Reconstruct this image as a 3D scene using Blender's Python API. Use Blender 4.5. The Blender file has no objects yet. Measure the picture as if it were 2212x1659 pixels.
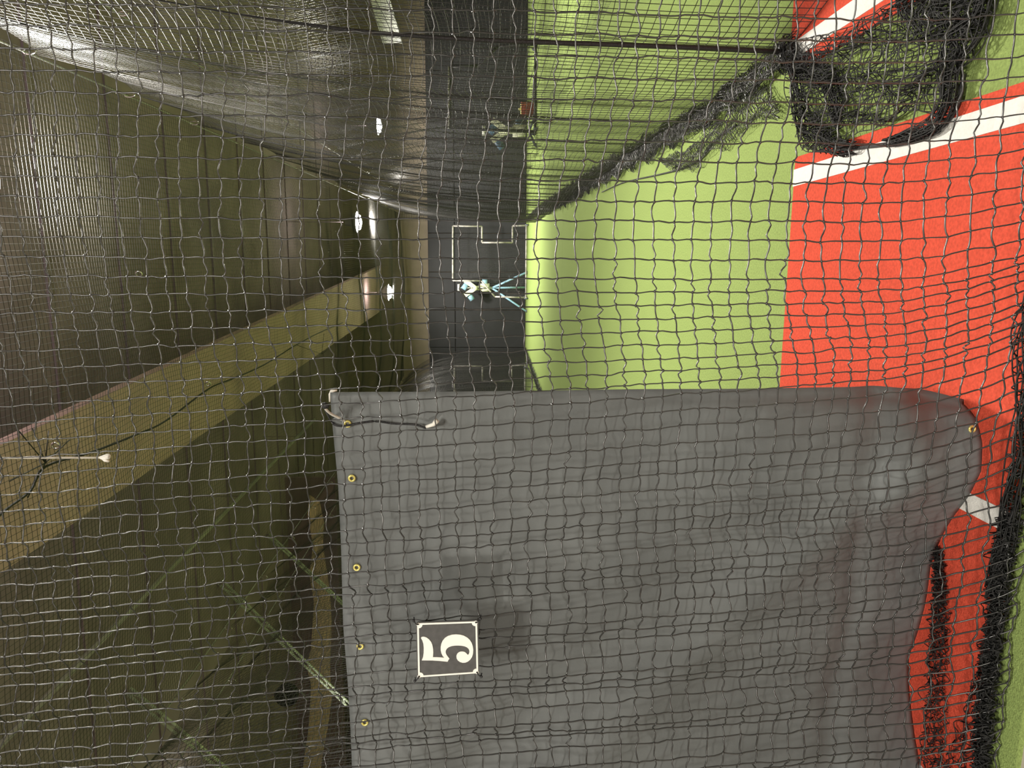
import bpy, math, random
import numpy as np
from mathutils import Vector

rng = np.random.default_rng(7)
random.seed(7)
S = bpy.context.scene
COL = S.collection

# ------------------------------------------------------------------ camera
F = 1600.0                      # focal length in pixels of the 2212 x 1659 frame
CAM = np.array([0.0, 0.0, 1.1])
VX, VY = 1060.0, 545.0          # where the lane vanishes in the (sideways) photograph
yaw = math.atan(((1659 - VY) - 829.5) / F)
pitch = math.atan((1106 - VX) / F * math.cos(yaw))
fwd = np.array([-math.sin(yaw) * math.cos(pitch), math.cos(yaw) * math.cos(pitch), -math.sin(pitch)])
right = np.array([math.cos(yaw), math.sin(yaw), 0.0])
up = np.cross(right, fwd)
cam_data = bpy.data.cameras.new('camera')
cam = bpy.data.objects.new('camera', cam_data)
COL.objects.link(cam)
cam_data.sensor_fit = 'HORIZONTAL'
cam_data.sensor_width = 36.0
cam_data.lens = F / 2212 * 36.0
cam_data.clip_start = 0.05
# the phone was held sideways: picture right = world down, picture top = world right
m = np.eye(4)
m[:3, 0] = -up; m[:3, 1] = right; m[:3, 2] = -fwd; m[:3, 3] = CAM
from mathutils import Matrix
cam.matrix_world = Matrix(m.tolist())
S.camera = cam

def ray(x, y): return fwd + right * ((829.5 - y) / F) - up * ((x - 1106) / F)
def onz(x, y, z): d = ray(x, y); return CAM + d * ((z - CAM[2]) / d[2])
def ony(x, y, Y): d = ray(x, y); return CAM + d * (Y / d[1])
def onx(x, y, X): d = ray(x, y); return CAM + d * (X / d[0])

# ------------------------------------------------------------------ world, exposure
W = bpy.data.worlds.new('world'); S.world = W
W.use_nodes = True
W.node_tree.nodes['Background'].inputs[0].default_value = (0.55, 0.58, 0.62, 1)
W.node_tree.nodes['Background'].inputs[1].default_value = 0.05
vs = S.view_settings
vs.view_transform = 'Standard'; vs.look = 'None'; vs.exposure = 0.0; vs.gamma = 1.0
vs.use_curve_mapping = False
LAMP_WATTS = 300.0             # each high bay lamp of the hall

# ------------------------------------------------------------------ materials
def mat(name, col, rough=0.6, var=0.0, scale=8.0, bump=0.0, bscale=40.0, metal=0.0, spec=0.5,
        emit=None, strength=0.0, stretch=None, detail=3.0, sheen=0.0):
    M = bpy.data.materials.new(name); M.use_nodes = True
    nt = M.node_tree; b = nt.nodes['Principled BSDF']
    b.inputs['Roughness'].default_value = rough
    b.inputs['Metallic'].default_value = metal
    b.inputs['Specular IOR Level'].default_value = spec
    if sheen: b.inputs['Sheen Weight'].default_value = sheen
    c = (col[0], col[1], col[2], 1)
    b.inputs['Base Color'].default_value = c
    tc = nt.nodes.new('ShaderNodeTexCoord'); mp = nt.nodes.new('ShaderNodeMapping')
    nt.links.new(tc.outputs['Object'], mp.inputs['Vector'])
    if stretch: mp.inputs['Scale'].default_value = stretch
    if var > 0:
        n = nt.nodes.new('ShaderNodeTexNoise'); n.inputs['Scale'].default_value = scale
        n.inputs['Detail'].default_value = detail
        nt.links.new(mp.outputs['Vector'], n.inputs['Vector'])
        r = nt.nodes.new('ShaderNodeValToRGB')
        r.color_ramp.elements[0].position = 0.3; r.color_ramp.elements[1].position = 0.7
        r.color_ramp.elements[0].color = tuple(max(0, v * (1 - var)) for v in col) + (1,)
        r.color_ramp.elements[1].color = tuple(min(1, v * (1 + var)) for v in col) + (1,)
        nt.links.new(n.outputs['Fac'], r.inputs['Fac'])
        nt.links.new(r.outputs['Color'], b.inputs['Base Color'])
    if bump > 0:
        n2 = nt.nodes.new('ShaderNodeTexNoise'); n2.inputs['Scale'].default_value = bscale
        n2.inputs['Detail'].default_value = 4
        nt.links.new(mp.outputs['Vector'], n2.inputs['Vector'])
        bp = nt.nodes.new('ShaderNodeBump'); bp.inputs['Strength'].default_value = bump
        bp.inputs['Distance'].default_value = 0.01
        nt.links.new(n2.outputs['Fac'], bp.inputs['Height'])
        nt.links.new(bp.outputs['Normal'], b.inputs['Normal'])
    if emit:
        b.inputs['Emission Color'].default_value = emit + (1,)
        b.inputs['Emission Strength'].default_value = strength
    return M

M = {}
M['turf'] = mat('turf', (0.29, 0.385, 0.120), 0.9, 0.20, 130, 0.5, 260, spec=0.1, detail=6)
M['redmat'] = mat('red_turf', (0.66, 0.090, 0.050), 0.9, 0.16, 120, 0.4, 240, spec=0.1, detail=6)
M['white_line'] = mat('white_turf', (0.80, 0.79, 0.74), 0.9, 0.05, 120, 0.3, 240, spec=0.1)
M['concrete'] = mat('concrete', (0.42, 0.38, 0.32), 0.7, 0.15, 5, 0.1, 60)
M['net'] = mat('black_twine', (0.034, 0.034, 0.031), 0.30, 0.25, 60, spec=1.0)
M['netlight'] = mat('dull_black_twine', (0.030, 0.029, 0.027), 0.40, 0.25, 60, spec=0.6)  # slightly darker, less glossy twine for the overhead and side nets
M['heapnet'] = mat('matt_black_twine', (0.022, 0.022, 0.021), 0.55, 0.25, 60, spec=0.3)
M['conduit'] = mat('grey_conduit', (0.42, 0.40, 0.38), 0.5, 0.1, 6)
M['rope'] = mat('black_rope', (0.018, 0.018, 0.018), 0.5, 0.3, 90, 0.4, 300)
M['curtain'] = mat('charcoal_vinyl', (0.160, 0.171, 0.168), 0.5, 0.10, 6, 0.15, 22, spec=0.35, detail=5)
M['brass'] = mat('brass', (0.92, 0.80, 0.25), 0.3, metal=0.45)
M['pad'] = mat('dark_wall_pad', (0.021, 0.021, 0.025), 0.6, 0.15, 3, 0.1, 20)
M['tanwall'] = mat('tan_plaster', (0.24, 0.195, 0.15), 0.8, 0.08, 3)
M['tanbeam'] = mat('tan_paint', (0.66, 0.46, 0.47), 0.8, 0.08, 2)
M['ceiling'] = mat('dark_brown_ceiling', (0.27, 0.205, 0.24), 0.9, 0.2, 1.2)
M['sidewall'] = mat('dark_olive_wall', (0.22, 0.15, 0.18), 0.9, 0.2, 1.5)
M['purlin'] = mat('dark_steel', (0.25, 0.19, 0.225), 0.6, 0.2, 3)
M['white'] = mat('white_paint', (0.80, 0.80, 0.78), 0.6, 0.04, 6)
M['wood'] = mat('raw_plywood', (0.78, 0.56, 0.44), 0.8, 0.3, 6, stretch=(1, 1, 6))
M['palegreen'] = mat('pale_green_steel', (0.62, 0.68, 0.56), 0.45, 0.2, 12)
M['steel'] = mat('galvanised_steel', (0.55, 0.55, 0.54), 0.32, 0.15, 20, metal=0.9)
M['chrome'] = mat('chrome_clip', (0.85, 0.85, 0.83), 0.15, metal=1.0)
M['pipe'] = mat('pale_wrapped_pipe', (0.42, 0.40, 0.37), 0.6, 0.45, 9)
M['blackpipe'] = mat('black_foam_pipe', (0.03, 0.03, 0.032), 0.6, 0.3, 9)
M['lightblue'] = mat('light_blue_enamel', (0.36, 0.62, 0.82), 0.4, 0.08, 20)
M['blue'] = mat('dusty_blue_enamel', (0.10, 0.19, 0.30), 0.45, 0.15, 20)
M['cream'] = mat('cream_enamel', (0.82, 0.84, 0.62), 0.4, 0.06, 20)
M['rubber'] = mat('grey_rubber', (0.10, 0.12, 0.14), 0.7, 0.2, 30)
M['red'] = mat('red_plastic', (0.55, 0.10, 0.09), 0.5, 0.12, 30)
M['ball'] = mat('yellow_ball', (0.80, 0.80, 0.30), 0.6)
M['plate'] = mat('black_plaque', (0.075, 0.073, 0.070), 0.55, 0.15, 80)
M['ivory'] = mat('ivory_paint', (0.95, 0.94, 0.86), 0.5)
M['whitecord'] = mat('white_cord', (0.90, 0.87, 0.78), 0.7)
M['ziptie'] = mat('black_nylon', (0.02, 0.02, 0.022), 0.3, spec=0.6)
M['lens'] = mat('lamp_lens', (1, 1, 1), 0.5, emit=(1.0, 0.95, 0.86), strength=60.0)
M['housing'] = mat('lamp_housing', (0.35, 0.35, 0.34), 0.5)
M['darkround'] = mat('matt_black', (0.02, 0.02, 0.02), 0.8)

# ------------------------------------------------------------------ mesh helpers
def tag(o, label=None, cat=None, group=None, kind=None):
    if label: o['label'] = label
    if cat: o['category'] = cat
    if group: o['group'] = group
    if kind: o['kind'] = kind
    return o

def link_mesh(name, verts, faces, material, parent=None, smooth=False):
    me = bpy.data.meshes.new(name)
    verts = np.asarray(verts, dtype=np.float32)
    if isinstance(faces, np.ndarray):
        n, k = faces.shape
        me.vertices.add(len(verts)); me.vertices.foreach_set('co', verts.ravel())
        me.loops.add(n * k); me.loops.foreach_set('vertex_index', faces.astype(np.int32).ravel())
        me.polygons.add(n)
        me.polygons.foreach_set('loop_start', np.arange(0, n * k, k, dtype=np.int32))
        me.polygons.foreach_set('loop_total', np.full(n, k, dtype=np.int32))
        me.update(calc_edges=True)
    else:
        me.from_pydata([tuple(map(float, v)) for v in verts], [], faces)
        me.update()
    if smooth: me.polygons.foreach_set('use_smooth', np.ones(len(me.polygons), dtype=bool))
    me.validate(); me.materials.append(material)
    o = bpy.data.objects.new(name, me); COL.objects.link(o)
    if parent: o.parent = parent
    return o

def empty(name, loc=(0, 0, 0), rz=0.0):
    o = bpy.data.objects.new(name, None); COL.objects.link(o)
    o.location = tuple(map(float, loc)); o.rotation_euler = (0, 0, rz); o.empty_display_size = 0.1
    return o

def child_of(o, parent):
    """parent, keeping coordinates given in world space (parents here are only moved / turned)"""
    bpy.context.view_layer.update()
    o.parent = parent; o.matrix_parent_inverse = parent.matrix_world.inverted()
    return o

class MB:
    """collects simple shapes into one mesh"""
    def __init__(s): s.v = []; s.f = []
    def add(s, v, f):
        b = len(s.v); s.v += [tuple(map(float, p)) for p in v]; s.f += [tuple(i + b for i in q) for q in f]
        return s
    def box(s, a, b, bev=0.0):
        (x0, y0, z0), (x1, y1, z1) = a, b
        v = [(x, y, z) for z in (z0, z1) for y in (y0, y1) for x in (x0, x1)]
        return s.add(v, [(0, 2, 3, 1), (4, 5, 7, 6), (0, 1, 5, 4), (2, 6, 7, 3), (0, 4, 6, 2), (1, 3, 7, 5)])
    def tube(s, pts, r, k=8, cap=True):
        pts = np.asarray(pts, float); n = len(pts)
        r = np.broadcast_to(np.asarray(r, float), (n,))
        t = np.gradient(pts, axis=0); t /= np.linalg.norm(t, axis=1)[:, None] + 1e-12
        ref = np.array([0.0, 0, 1]) if abs(np.mean(t[:, 2])) < 0.8 else np.array([1.0, 0, 0])
        n1 = np.cross(t, ref); n1 /= np.linalg.norm(n1, axis=1)[:, None] + 1e-12
        n2 = np.cross(t, n1)
        v = []
        for i in range(n):
            for a in range(k):
                an = 2 * math.pi * a / k
                v.append(pts[i] + r[i] * (math.cos(an) * n1[i] + math.sin(an) * n2[i]))
        f = [(i * k + a, i * k + (a + 1) % k, (i + 1) * k + (a + 1) % k, (i + 1) * k + a) for i in range(n - 1) for a in range(k)]
        if cap: f += [tuple(range(k))[::-1], tuple(range((n - 1) * k, n * k))]
        return s.add(v, f)
    def cyl(s, a, b, r, k=16, r2=None):
        return s.tube([a, b], [r, r if r2 is None else r2], k)
    def sphere(s, c, r, nu=10, nv=6, sq=(1, 1, 1)):
        v = [(c[0], c[1], c[2] - r * sq[2])]
        for i in range(1, nv):
            ph = -math.pi / 2 + math.pi * i / nv
            for a in range(nu):
                an = 2 * math.pi * a / nu
                v.append((c[0] + r * sq[0] * math.cos(ph) * math.cos(an), c[1] + r * sq[1] * math.cos(ph) * math.sin(an), c[2] + r * sq[2] * math.sin(ph)))
        v.append((c[0], c[1], c[2] + r * sq[2])); top = len(v) - 1
        f = [(0, 1 + (a + 1) % nu, 1 + a) for a in range(nu)]
        for i in range(nv - 2):
            for a in range(nu):
                f.append((1 + i * nu + a, 1 + i * nu + (a + 1) % nu, 1 + (i + 1) * nu + (a + 1) % nu, 1 + (i + 1) * nu + a))
        b = 1 + (nv - 2) * nu
        f += [(b + a, b + (a + 1) % nu, top) for a in range(nu)]
        return s.add(v, f)
    def torus(s, c, R, r, axis=(0, 1, 0), nu=18, nv=8):
        ax = np.array(axis, float); ax /= np.linalg.norm(ax)
        e1 = np.cross(ax, [0.3, 0.2, 1.0]); e1 /= np.linalg.norm(e1); e2 = np.cross(ax, e1)
        c = np.array(c, float); v = []
        for i in range(nu):
            a = 2 * math.pi * i / nu; d = math.cos(a) * e1 + math.sin(a) * e2
            for j in range(nv):
                q = 2 * math.pi * j / nv
                v.append(c + d * (R + r * math.cos(q)) + ax * r * math.sin(q))
        f = [(i * nv + j, ((i + 1) % nu) * nv + j, ((i + 1) % nu) * nv + (j + 1) % nv, i * nv + (j + 1) % nv) for i in range(nu) for j in range(nv)]
        return s.add(v, f)
    def build(s, name, material, parent=None, smooth=False):
        return link_mesh(name, s.v, s.f, material, parent, smooth)

def hermite(pts, n):
    """Catmull-Rom through points"""
    P = np.asarray(pts, float); P = np.vstack([2 * P[0] - P[1], P, 2 * P[-1] - P[-2]])
    out = []
    for i in range(1, len(P) - 2):
        for t in np.linspace(0, 1, n, endpoint=False):
            a, b, c, d = P[i - 1], P[i], P[i + 1], P[i + 2]
            out.append(0.5 * ((2 * b) + (-a + c) * t + (2 * a - 5 * b + 4 * c - d) * t * t + (-a + 3 * b - 3 * c + d) * t ** 3))
    out.append(P[-2]); return np.array(out)

def tubes(lines, r, k=3, ref=(0.31, 0.57, 0.76)):
    """lines (N, M, 3) -> verts, quads of N tubes with k sides"""
    L = np.asarray(lines, float); N, Mm, _ = L.shape
    t = np.gradient(L, axis=1); t /= np.linalg.norm(t, axis=2, keepdims=True) + 1e-12
    n1 = np.cross(t, np.array(ref)); n1 /= np.linalg.norm(n1, axis=2, keepdims=True) + 1e-12
    n2 = np.cross(t, n1)
    a = 2 * np.pi * np.arange(k) / k
    V = L[:, :, None, :] + r * (np.cos(a)[None, None, :, None] * n1[:, :, None, :] + np.sin(a)[None, None, :, None] * n2[:, :, None, :])
    idx = np.arange(N * Mm * k).reshape(N, Mm, k)
    q = np.stack([idx[:, :-1, :], np.roll(idx, -1, 2)[:, :-1, :], np.roll(idx, -1, 2)[:, 1:, :], idx[:, 1:, :]], axis=-1)
    return V.reshape(-1, 3), q.reshape(-1, 4)

def join(parts):
    V = []; Q = []; b = 0
    for v, q in parts:
        V.append(v); Q.append(q + b); b += len(v)
    return np.vstack(V), np.vstack(Q)

def octas(P, r):
    d = np.array([[1, 0, 0], [0, 1, 0], [-1, 0, 0], [0, -1, 0], [0, 0, 1], [0, 0, -1]], float) * r
    V = (P[:, None, :] + d[None]).reshape(-1, 3)
    t = np.array([[0, 1, 4], [1, 2, 4], [2, 3, 4], [3, 0, 4], [1, 0, 5], [2, 1, 5], [3, 2, 5], [0, 3, 5]])
    T = (np.arange(len(P))[:, None, None] * 6 + t[None]).reshape(-1, 3)
    return V, T

PITCH = 0.039
def net(surf, U, V, r=0.0014, k=3, su=0.156, sv=0.156, pu=PITCH, pv=PITCH):
    """surf(u, v) -> (..., 3); square mesh of twine over [0, U] x [0, V]"""
    us = np.arange(0, U + 1e-6, pu); vsn = np.arange(0, V + 1e-6, pv)
    ud = np.linspace(0, us[-1], max(2, int(round(us[-1] / su)) + 1)); vd = np.linspace(0, vsn[-1], max(2, int(round(vsn[-1] / sv)) + 1))
    a = surf(*np.meshgrid(us, vd, indexing='ij'))
    b = surf(*np.meshgrid(ud, vsn, indexing='ij')).transpose(1, 0, 2)
    return join([tubes(a, r, k), tubes(b, r, k)])

def wob(x, seed, n=4, f0=1.0):
    g = np.random.default_rng(seed); o = np.zeros_like(np.asarray(x, float))
    for i in range(n):
        o = o + np.sin(x * f0 * (1 + i * 0.83) * (0.8 + 0.4 * g.random()) + g.random() * 6.28) / (1 + i * 0.7)
    return o / 2.2

# ------------------------------------------------------------------ the setting
YW = 23.7                        # far wall
X0, X1, Y0, ZC = -16.0, 12.0, -11.0, 5.7
floor = tag(MB().box((X0, Y0, -0.12), (X1, YW + 0.2, -0.02)).build('floor', M['concrete']), 'pale concrete floor slab around the turf', kind='structure')
YS = 11.6                        # seam across the turf
for (a, b) in ((1.36, YS - 0.004), (YS + 0.004, YW)):
    p = MB().box((X0, a, -0.02), (X1, b, 0.0)).build('turf_panel', M['turf'], floor)
p = MB().box((X0, Y0, -0.02), (X1, 1.36, -0.012)).build('walkway_slab', M['concrete'], floor)

wall = tag(MB().box((X0, YW, -0.12), (X1, YW + 0.2, ZC)).build('wall_far', M['tanwall']), 'tan end wall behind dark padding', kind='structure')
pw = 1.2
def pad(x0, x1, z0, z1):
    g = 0.006; t = 0.05; c = 0.012
    y1 = YW; y0 = YW - t
    v = [(x0 + g, y1, z0 + g), (x1 - g, y1, z0 + g), (x1 - g, y1, z1 - g), (x0 + g, y1, z1 - g),
         (x0 + g, y0 + c, z0 + g), (x1 - g, y0 + c, z0 + g), (x1 - g, y0 + c, z1 - g), (x0 + g, y0 + c, z1 - g),
         (x0 + g + c, y0, z0 + g + c), (x1 - g - c, y0, z0 + g + c), (x1 - g - c, y0, z1 - g - c), (x0 + g + c, y0, z1 - g - c)]
    f = [(0, 1, 5, 4), (1, 2, 6, 5), (2, 3, 7, 6), (3, 0, 4, 7), (4, 5, 9, 8), (5, 6, 10, 9), (6, 7, 11, 10), (7, 4, 8, 11), (8, 9, 10, 11)]
    return v, f
px = -0.62 - 13 * pw
while px < X1 - 0.1:
    for z0, z1 in ((0.0, 2.24), (2.24, 3.08)):
        v, f = pad(max(px, X0), min(px + pw, X1), z0, z1)
        link_mesh('wall_pad', v, f, M['pad'], wall)
    px += pw
tag(MB().box((X0 - 0.2, Y0, -0.12), (X0, YW + 0.2, ZC)).build('wall_left', M['sidewall']), 'dark olive wall of the hall', kind='structure')
tag(MB().box((X1, Y0, -0.12), (X1 + 0.2, YW + 0.2, ZC)).build('wall_right', M['sidewall']), 'dark wall beyond the next lane', kind='structure')
tag(MB().box((X0 - 0.2, Y0 - 0.2, -0.12), (X1 + 0.2, Y0, ZC)).build('wall_back', M['tanwall']), 'tan wall at the back of the walkway', kind='structure')
ceil = tag(MB().box((X0 - 0.2, Y0 - 0.2, ZC), (X1 + 0.2, YW + 0.2, ZC + 0.15)).build('ceiling', M['ceiling']), 'dark brown hall ceiling', kind='structure')
for i, y in enumerate(np.arange(3.2, YW, 1.55)):
    MB().box((X0, y, ZC - 0.025), (X1, y + 0.07, ZC)).build('purlin', M['purlin'], ceil)

# tan boxed beam running along the lane under the ceiling
zb = 4.55
a0, a1 = onz(0, 1240, zb), onz(0, 962, zb)
b0, b1 = onz(695, 760, zb), onz(700, 632, zb)
def ext(p, q, y): t = (y - p[1]) / (q[1] - p[1]); return p + (q - p) * t
c0, c1, d0, d1 = ext(a0, b0, 2.2), ext(a1, b1, 2.2), ext(a0, b0, YW), ext(a1, b1, YW)
v = [c0, c1, d1, d0] + [p + np.array([0, 0, 0.10]) for p in (c0, c1, d1, d0)]
tag(link_mesh('ceiling_beam', v, [(3, 2, 1, 0), (4, 5, 6, 7), (0, 1, 5, 4), (1, 2, 6, 5), (2, 3, 7, 6), (3, 0, 4, 7)], M['tanbeam']),
    'wide tan boxed beam running along the lane under the ceiling', 'beam', kind='structure')

# ------------------------------------------------------------------ lamps
def lamp(loc, label, r=0.19, watts=LAMP_WATTS, up_fill=0.02, top=None):
    t = empty('high_bay_lamp', loc); tag(t, label, 'lamp', 'high bay lamps of the hall')
    mb = MB()
    k = 20
    prof = [(r + 0.03, -0.02), (r + 0.02, 0.02), (r * 0.75, 0.10), (0.09, 0.14), (0.08, 0.24), (0.03, 0.26)]
    v = [(q * math.cos(2 * math.pi * a / k), q * math.sin(2 * math.pi * a / k), z) for q, z in prof for a in range(k)]
    f = [(i * k + a, i * k + (a + 1) % k, (i + 1) * k + (a + 1) % k, (i + 1) * k + a) for i in range(len(prof) - 1) for a in range(k)]
    f.append(tuple(range((len(prof) - 1) * k, len(prof) * k)))
    mb.add(v, f); mb.build('housing', M['housing'], t, True)
    v = [(0, 0, -0.13)] + [(q * math.cos(2 * math.pi * a / k), q * math.sin(2 * math.pi * a / k), z) for q, z in ((r * 0.75, -0.085), (r, -0.005)) for a in range(k)]
    f = [(0, 1 + (a + 1) % k, 1 + a) for a in range(k)] + [(1 + a, 1 + (a + 1) % k, 1 + k + (a + 1) % k, 1 + k + a) for a in range(k)]
    MB().add(v, f).build('lens', M['lens'], t, True)
    MB().cyl((0, 0, 0.25), (0, 0, (top or ZC) - loc[2]), 0.008, 6).build('hanger_rod', M['purlin'], t)
    L = bpy.data.lights.new('lamp_light', 'AREA'); L.shape = 'DISK'; L.size = 2 * r; L.energy = watts
    L.color = (1.0, 0.95, 0.86)
    lo = bpy.data.objects.new('lamp_light', L); COL.objects.link(lo); lo.parent = t; lo.location = (0, 0, -0.14)
    U = bpy.data.lights.new('ceiling_fill', 'AREA'); U.shape = 'DISK'; U.size = 2 * r; U.energy = watts * up_fill   # upward fill light, added to brighten the ceiling and roof
    U.color = (1.0, 0.93, 0.82)
    uo = bpy.data.objects.new('ceiling_fill', U); COL.objects.link(uo); uo.parent = t; uo.location = (0, 0, 0.30); uo.rotation_euler = (math.pi, 0, 0)
    return t
lamp(onz(770, 480, 4.15), 'bright round lamp hanging over the lane in front of the tan beam end', r=0.21, watts=LAMP_WATTS * 1.3)
lamp(onz(838, 632, 3.95), 'bright round lamp hanging close to the padded end wall', r=0.20, watts=LAMP_WATTS * 0.8, top=zb + 0.004)
lamp((4.7, 10.6, 4.15), 'lamp midway down the next lane', r=0.21, watts=LAMP_WATTS * 1.4)
lamp(onz(815, 272, 4.15), 'bright round lamp hanging over the neighbouring lane', r=0.21, watts=LAMP_WATTS * 1.3)
lamp(onz(-75, 380, 4.2), 'bright lamp just above the overhead net, over the batting mat', r=0.24, watts=LAMP_WATTS * 0.9, up_fill=0.30)
lamp((-5.6, -5.3, 4.0), 'lamp over the walkway, well away from the red mats', r=0.22, watts=LAMP_WATTS * 2.0, up_fill=0.06)
lamp((0.35, -2.4, 4.3), 'lamp over the walkway facing the red mats, widened for soft shadows', r=0.6, watts=LAMP_WATTS * 0.45)  # disc enlarged to blur the plaque shadow it throws on the curtain
lamp((-8.2, 9.5, 4.4), 'lamp over the lane behind the double cables', r=0.25)

# ------------------------------------------------------------------ batting mats
def slab(pts, z0, z1, name, material, parent=None):
    n = len(pts)
    v = [(p[0], p[1], z0) for p in pts] + [(p[0], p[1], z1) for p in pts]
    f = [tuple(range(n))[::-1], tuple(range(n, 2 * n))] + [(i, (i + 1) % n, n + (i + 1) % n, n + i) for i in range(n)]
    return link_mesh(name, v, f, material, parent)
mat1 = empty('batting_mat', (0, 1.45, 0)); tag(mat1, 'red turf batting mat with white box lines in front of the charcoal curtain', 'mat')
def q(o): return child_of(o, mat1)
q(slab([(-1.42, 1.45), (0.350, 1.45), (0.340, 2.725), (-1.42, 2.725)], 0.0, 0.010, 'mat_base', M['redmat']))
q(slab([(0.268, 1.45), (0.323, 1.45), (0.297, 2.727), (0.238, 2.727)], 0.004, 0.0125, 'box_line', M['white_line']))
q(slab([(-0.578, 1.45), (-0.532, 1.45), (-0.552, 2.727), (-0.598, 2.727)], 0.004, 0.0125, 'box_line', M['white_line']))
q(slab([(-1.34, 1.45), (-1.275, 1.45), (-1.275, 2.727), (-1.34, 2.727)], 0.004, 0.0125, 'box_line', M['white_line']))
mat2 = empty('batting_mat', (1.3, 1.45, 0)); tag(mat2, 'red turf batting mat of the next lane, beyond the heaped net', 'mat')
def q2(o): return child_of(o, mat2)
q2(slab([(0.640, 1.45), (2.4, 1.45), (2.4, 2.84), (0.640, 2.84)], 0.0, 0.010, 'mat_base', M['redmat']))
q2(slab([(0.700, 1.45), (0.760, 1.45), (0.748, 2.843), (0.688, 2.843)], 0.004, 0.0125, 'box_line', M['white_line']))

# ------------------------------------------------------------------ nets of the cage
ZN = 3.88
CLIP0, CLIP = 4.79, 1.25
XR, XL = 1.17, -3.9

def scallop(y):
    ph = ((y - CLIP0) / CLIP) % 1.0
    return 0.14 * (4 * ph * (1 - ph)) ** 0.8

# overhead net
def top_surf(u, v):
    x = XL + u; y = 1.5 + v
    s = (x - XL) / (XR - XL)
    z = ZN - 0.16 * np.sin(np.pi * s) * (0.7 + 0.3 * np.cos((y - CLIP0) / CLIP * 2 * np.pi * 0.5)) - 0.03 * wob(x * 2 + y * 0.7, 3) - 0.02 * wob(y * 2.2 - x, 4)
    return np.stack([x + 0.02 * wob(y * 1.3, 5), y, z + 0.0 * x], -1)
t = empty('overhead_net', (XL, 1.5, ZN)); tag(t, 'black overhead net spanning the lane above the side nets', 'net')
v, f = net(top_surf, XR - XL, YW - 0.3 - 1.5, r=0.0015)
child_of(link_mesh('net_mesh', v, f, M['netlight'], smooth=True), t)

# side nets hung from steel cables by clips
def side_net(X, sgn, inset, name_label, cable_label, y0, y1, seed, group, clips=True, density=1.0, low=1.0, far=0.0, near_=0.0, pw_=2.2):
    H = ZN - 0.03
    def surf(u, v):
        y = y0 + u; h = v / H
        zt = H - scallop(y)
        z = zt * h
        foldf = (0.035 + 0.03 * h) * (wob(y * 2.3, seed) + 0.55 * wob(y * 5.2 + h * 1.2, seed + 1)) * (1 - 0.75 * h ** 6)
        ins = inset * (1 + far * np.clip((y - 18.5) / 3.0, 0, 1)) * (1 - near_ * np.clip((2.83 - y) / 0.5, 0, 1))
        x = X - sgn * ins * (1 - h ** pw_) + foldf * low
        return np.stack([x, y + 0.02 * wob(z * 2 + y, seed + 2), z + 0.0138], -1)
    t = empty('side_net', (X, y0, 0)); tag(t, name_label, 'net', group)
    v, f = net(surf, y1 - y0, H, r=0.0015, su=0.117, sv=0.24, pu=PITCH / density, pv=PITCH)
    child_of(link_mesh('net_mesh', v, f, M['netlight'], smooth=True), t)
    c = empty('net_cable', (X, y0, ZN)); tag(c, cable_label, 'cable')
    pts = [(X, y, ZN + 0.02 - 0.0 * y) for y in np.linspace(1.5, YW, 30)]
    child_of(MB().tube(pts, 0.0055, 6).build('cable', M['steel'], smooth=True), c)
    for y in np.arange(CLIP0 - 2 * CLIP, YW - 0.4, CLIP):
        mb = MB()
        loop = [(X + 0.0 + 0.016 * math.cos(a), y + 0.02 * math.sin(a * 1.0) * 0.5, ZN - 0.02 + 0.045 * math.sin(a)) for a in np.linspace(0, 2 * math.pi, 15)]
        mb.tube(loop, 0.005, 6, cap=False)
        child_of(mb.build('snap_clip', M['chrome'], smooth=True), c)
    return t, surf
rnet, rsurf = side_net(XR, 1, 0.45, 'black side net hung in scallops beside the batting mat', 'steel cable with snap clips over the heaped net side', 1.56, YW - 0.3, 11, 'side nets between lanes', far=-0.55, near_=0.34)
side_net(XR + 0.58, -1, 0.50, 'black side net of the next lane beyond the heaped net', 'steel cable with snap clips along the next lane', 2.2, YW - 0.3, 21, 'side nets between lanes', density=0.8)
lnet, _ = side_net(XL, -1, 0.85, 'black side net hung on the side away from the heaped net', 'inner steel cable of the double pair with snap clips', 1.56, YW - 0.3, 31, 'side nets between lanes', pw_=4.5)
side_net(XL - 0.6, -1, 1.05, 'black side net behind the one hung away from the heap', 'outer steel cable of the double pair with snap clips', 2.0, YW - 0.3, 41, 'side nets between lanes', density=0.8, far=0.24, low=0.6, pw_=4.5)

# border rope standing at the near end of the right side net, and its gathered foot
def rprof(z): return XR - 0.45 * (1 - (z / (ZN - 0.03)) ** 2.2)
zr = np.linspace(0.01, ZN - 0.15, 24)
pts = [(rprof(z) - 0.0 + 0.01 * math.sin(z * 3), 2.83, z) for z in zr]
child_of(MB().tube(pts, np.interp(zr, [0, 1.4, 2.0], [0.010, 0.008, 0.003]), 7).build('border_rope', M['rope'], smooth=True), rnet)

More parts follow.
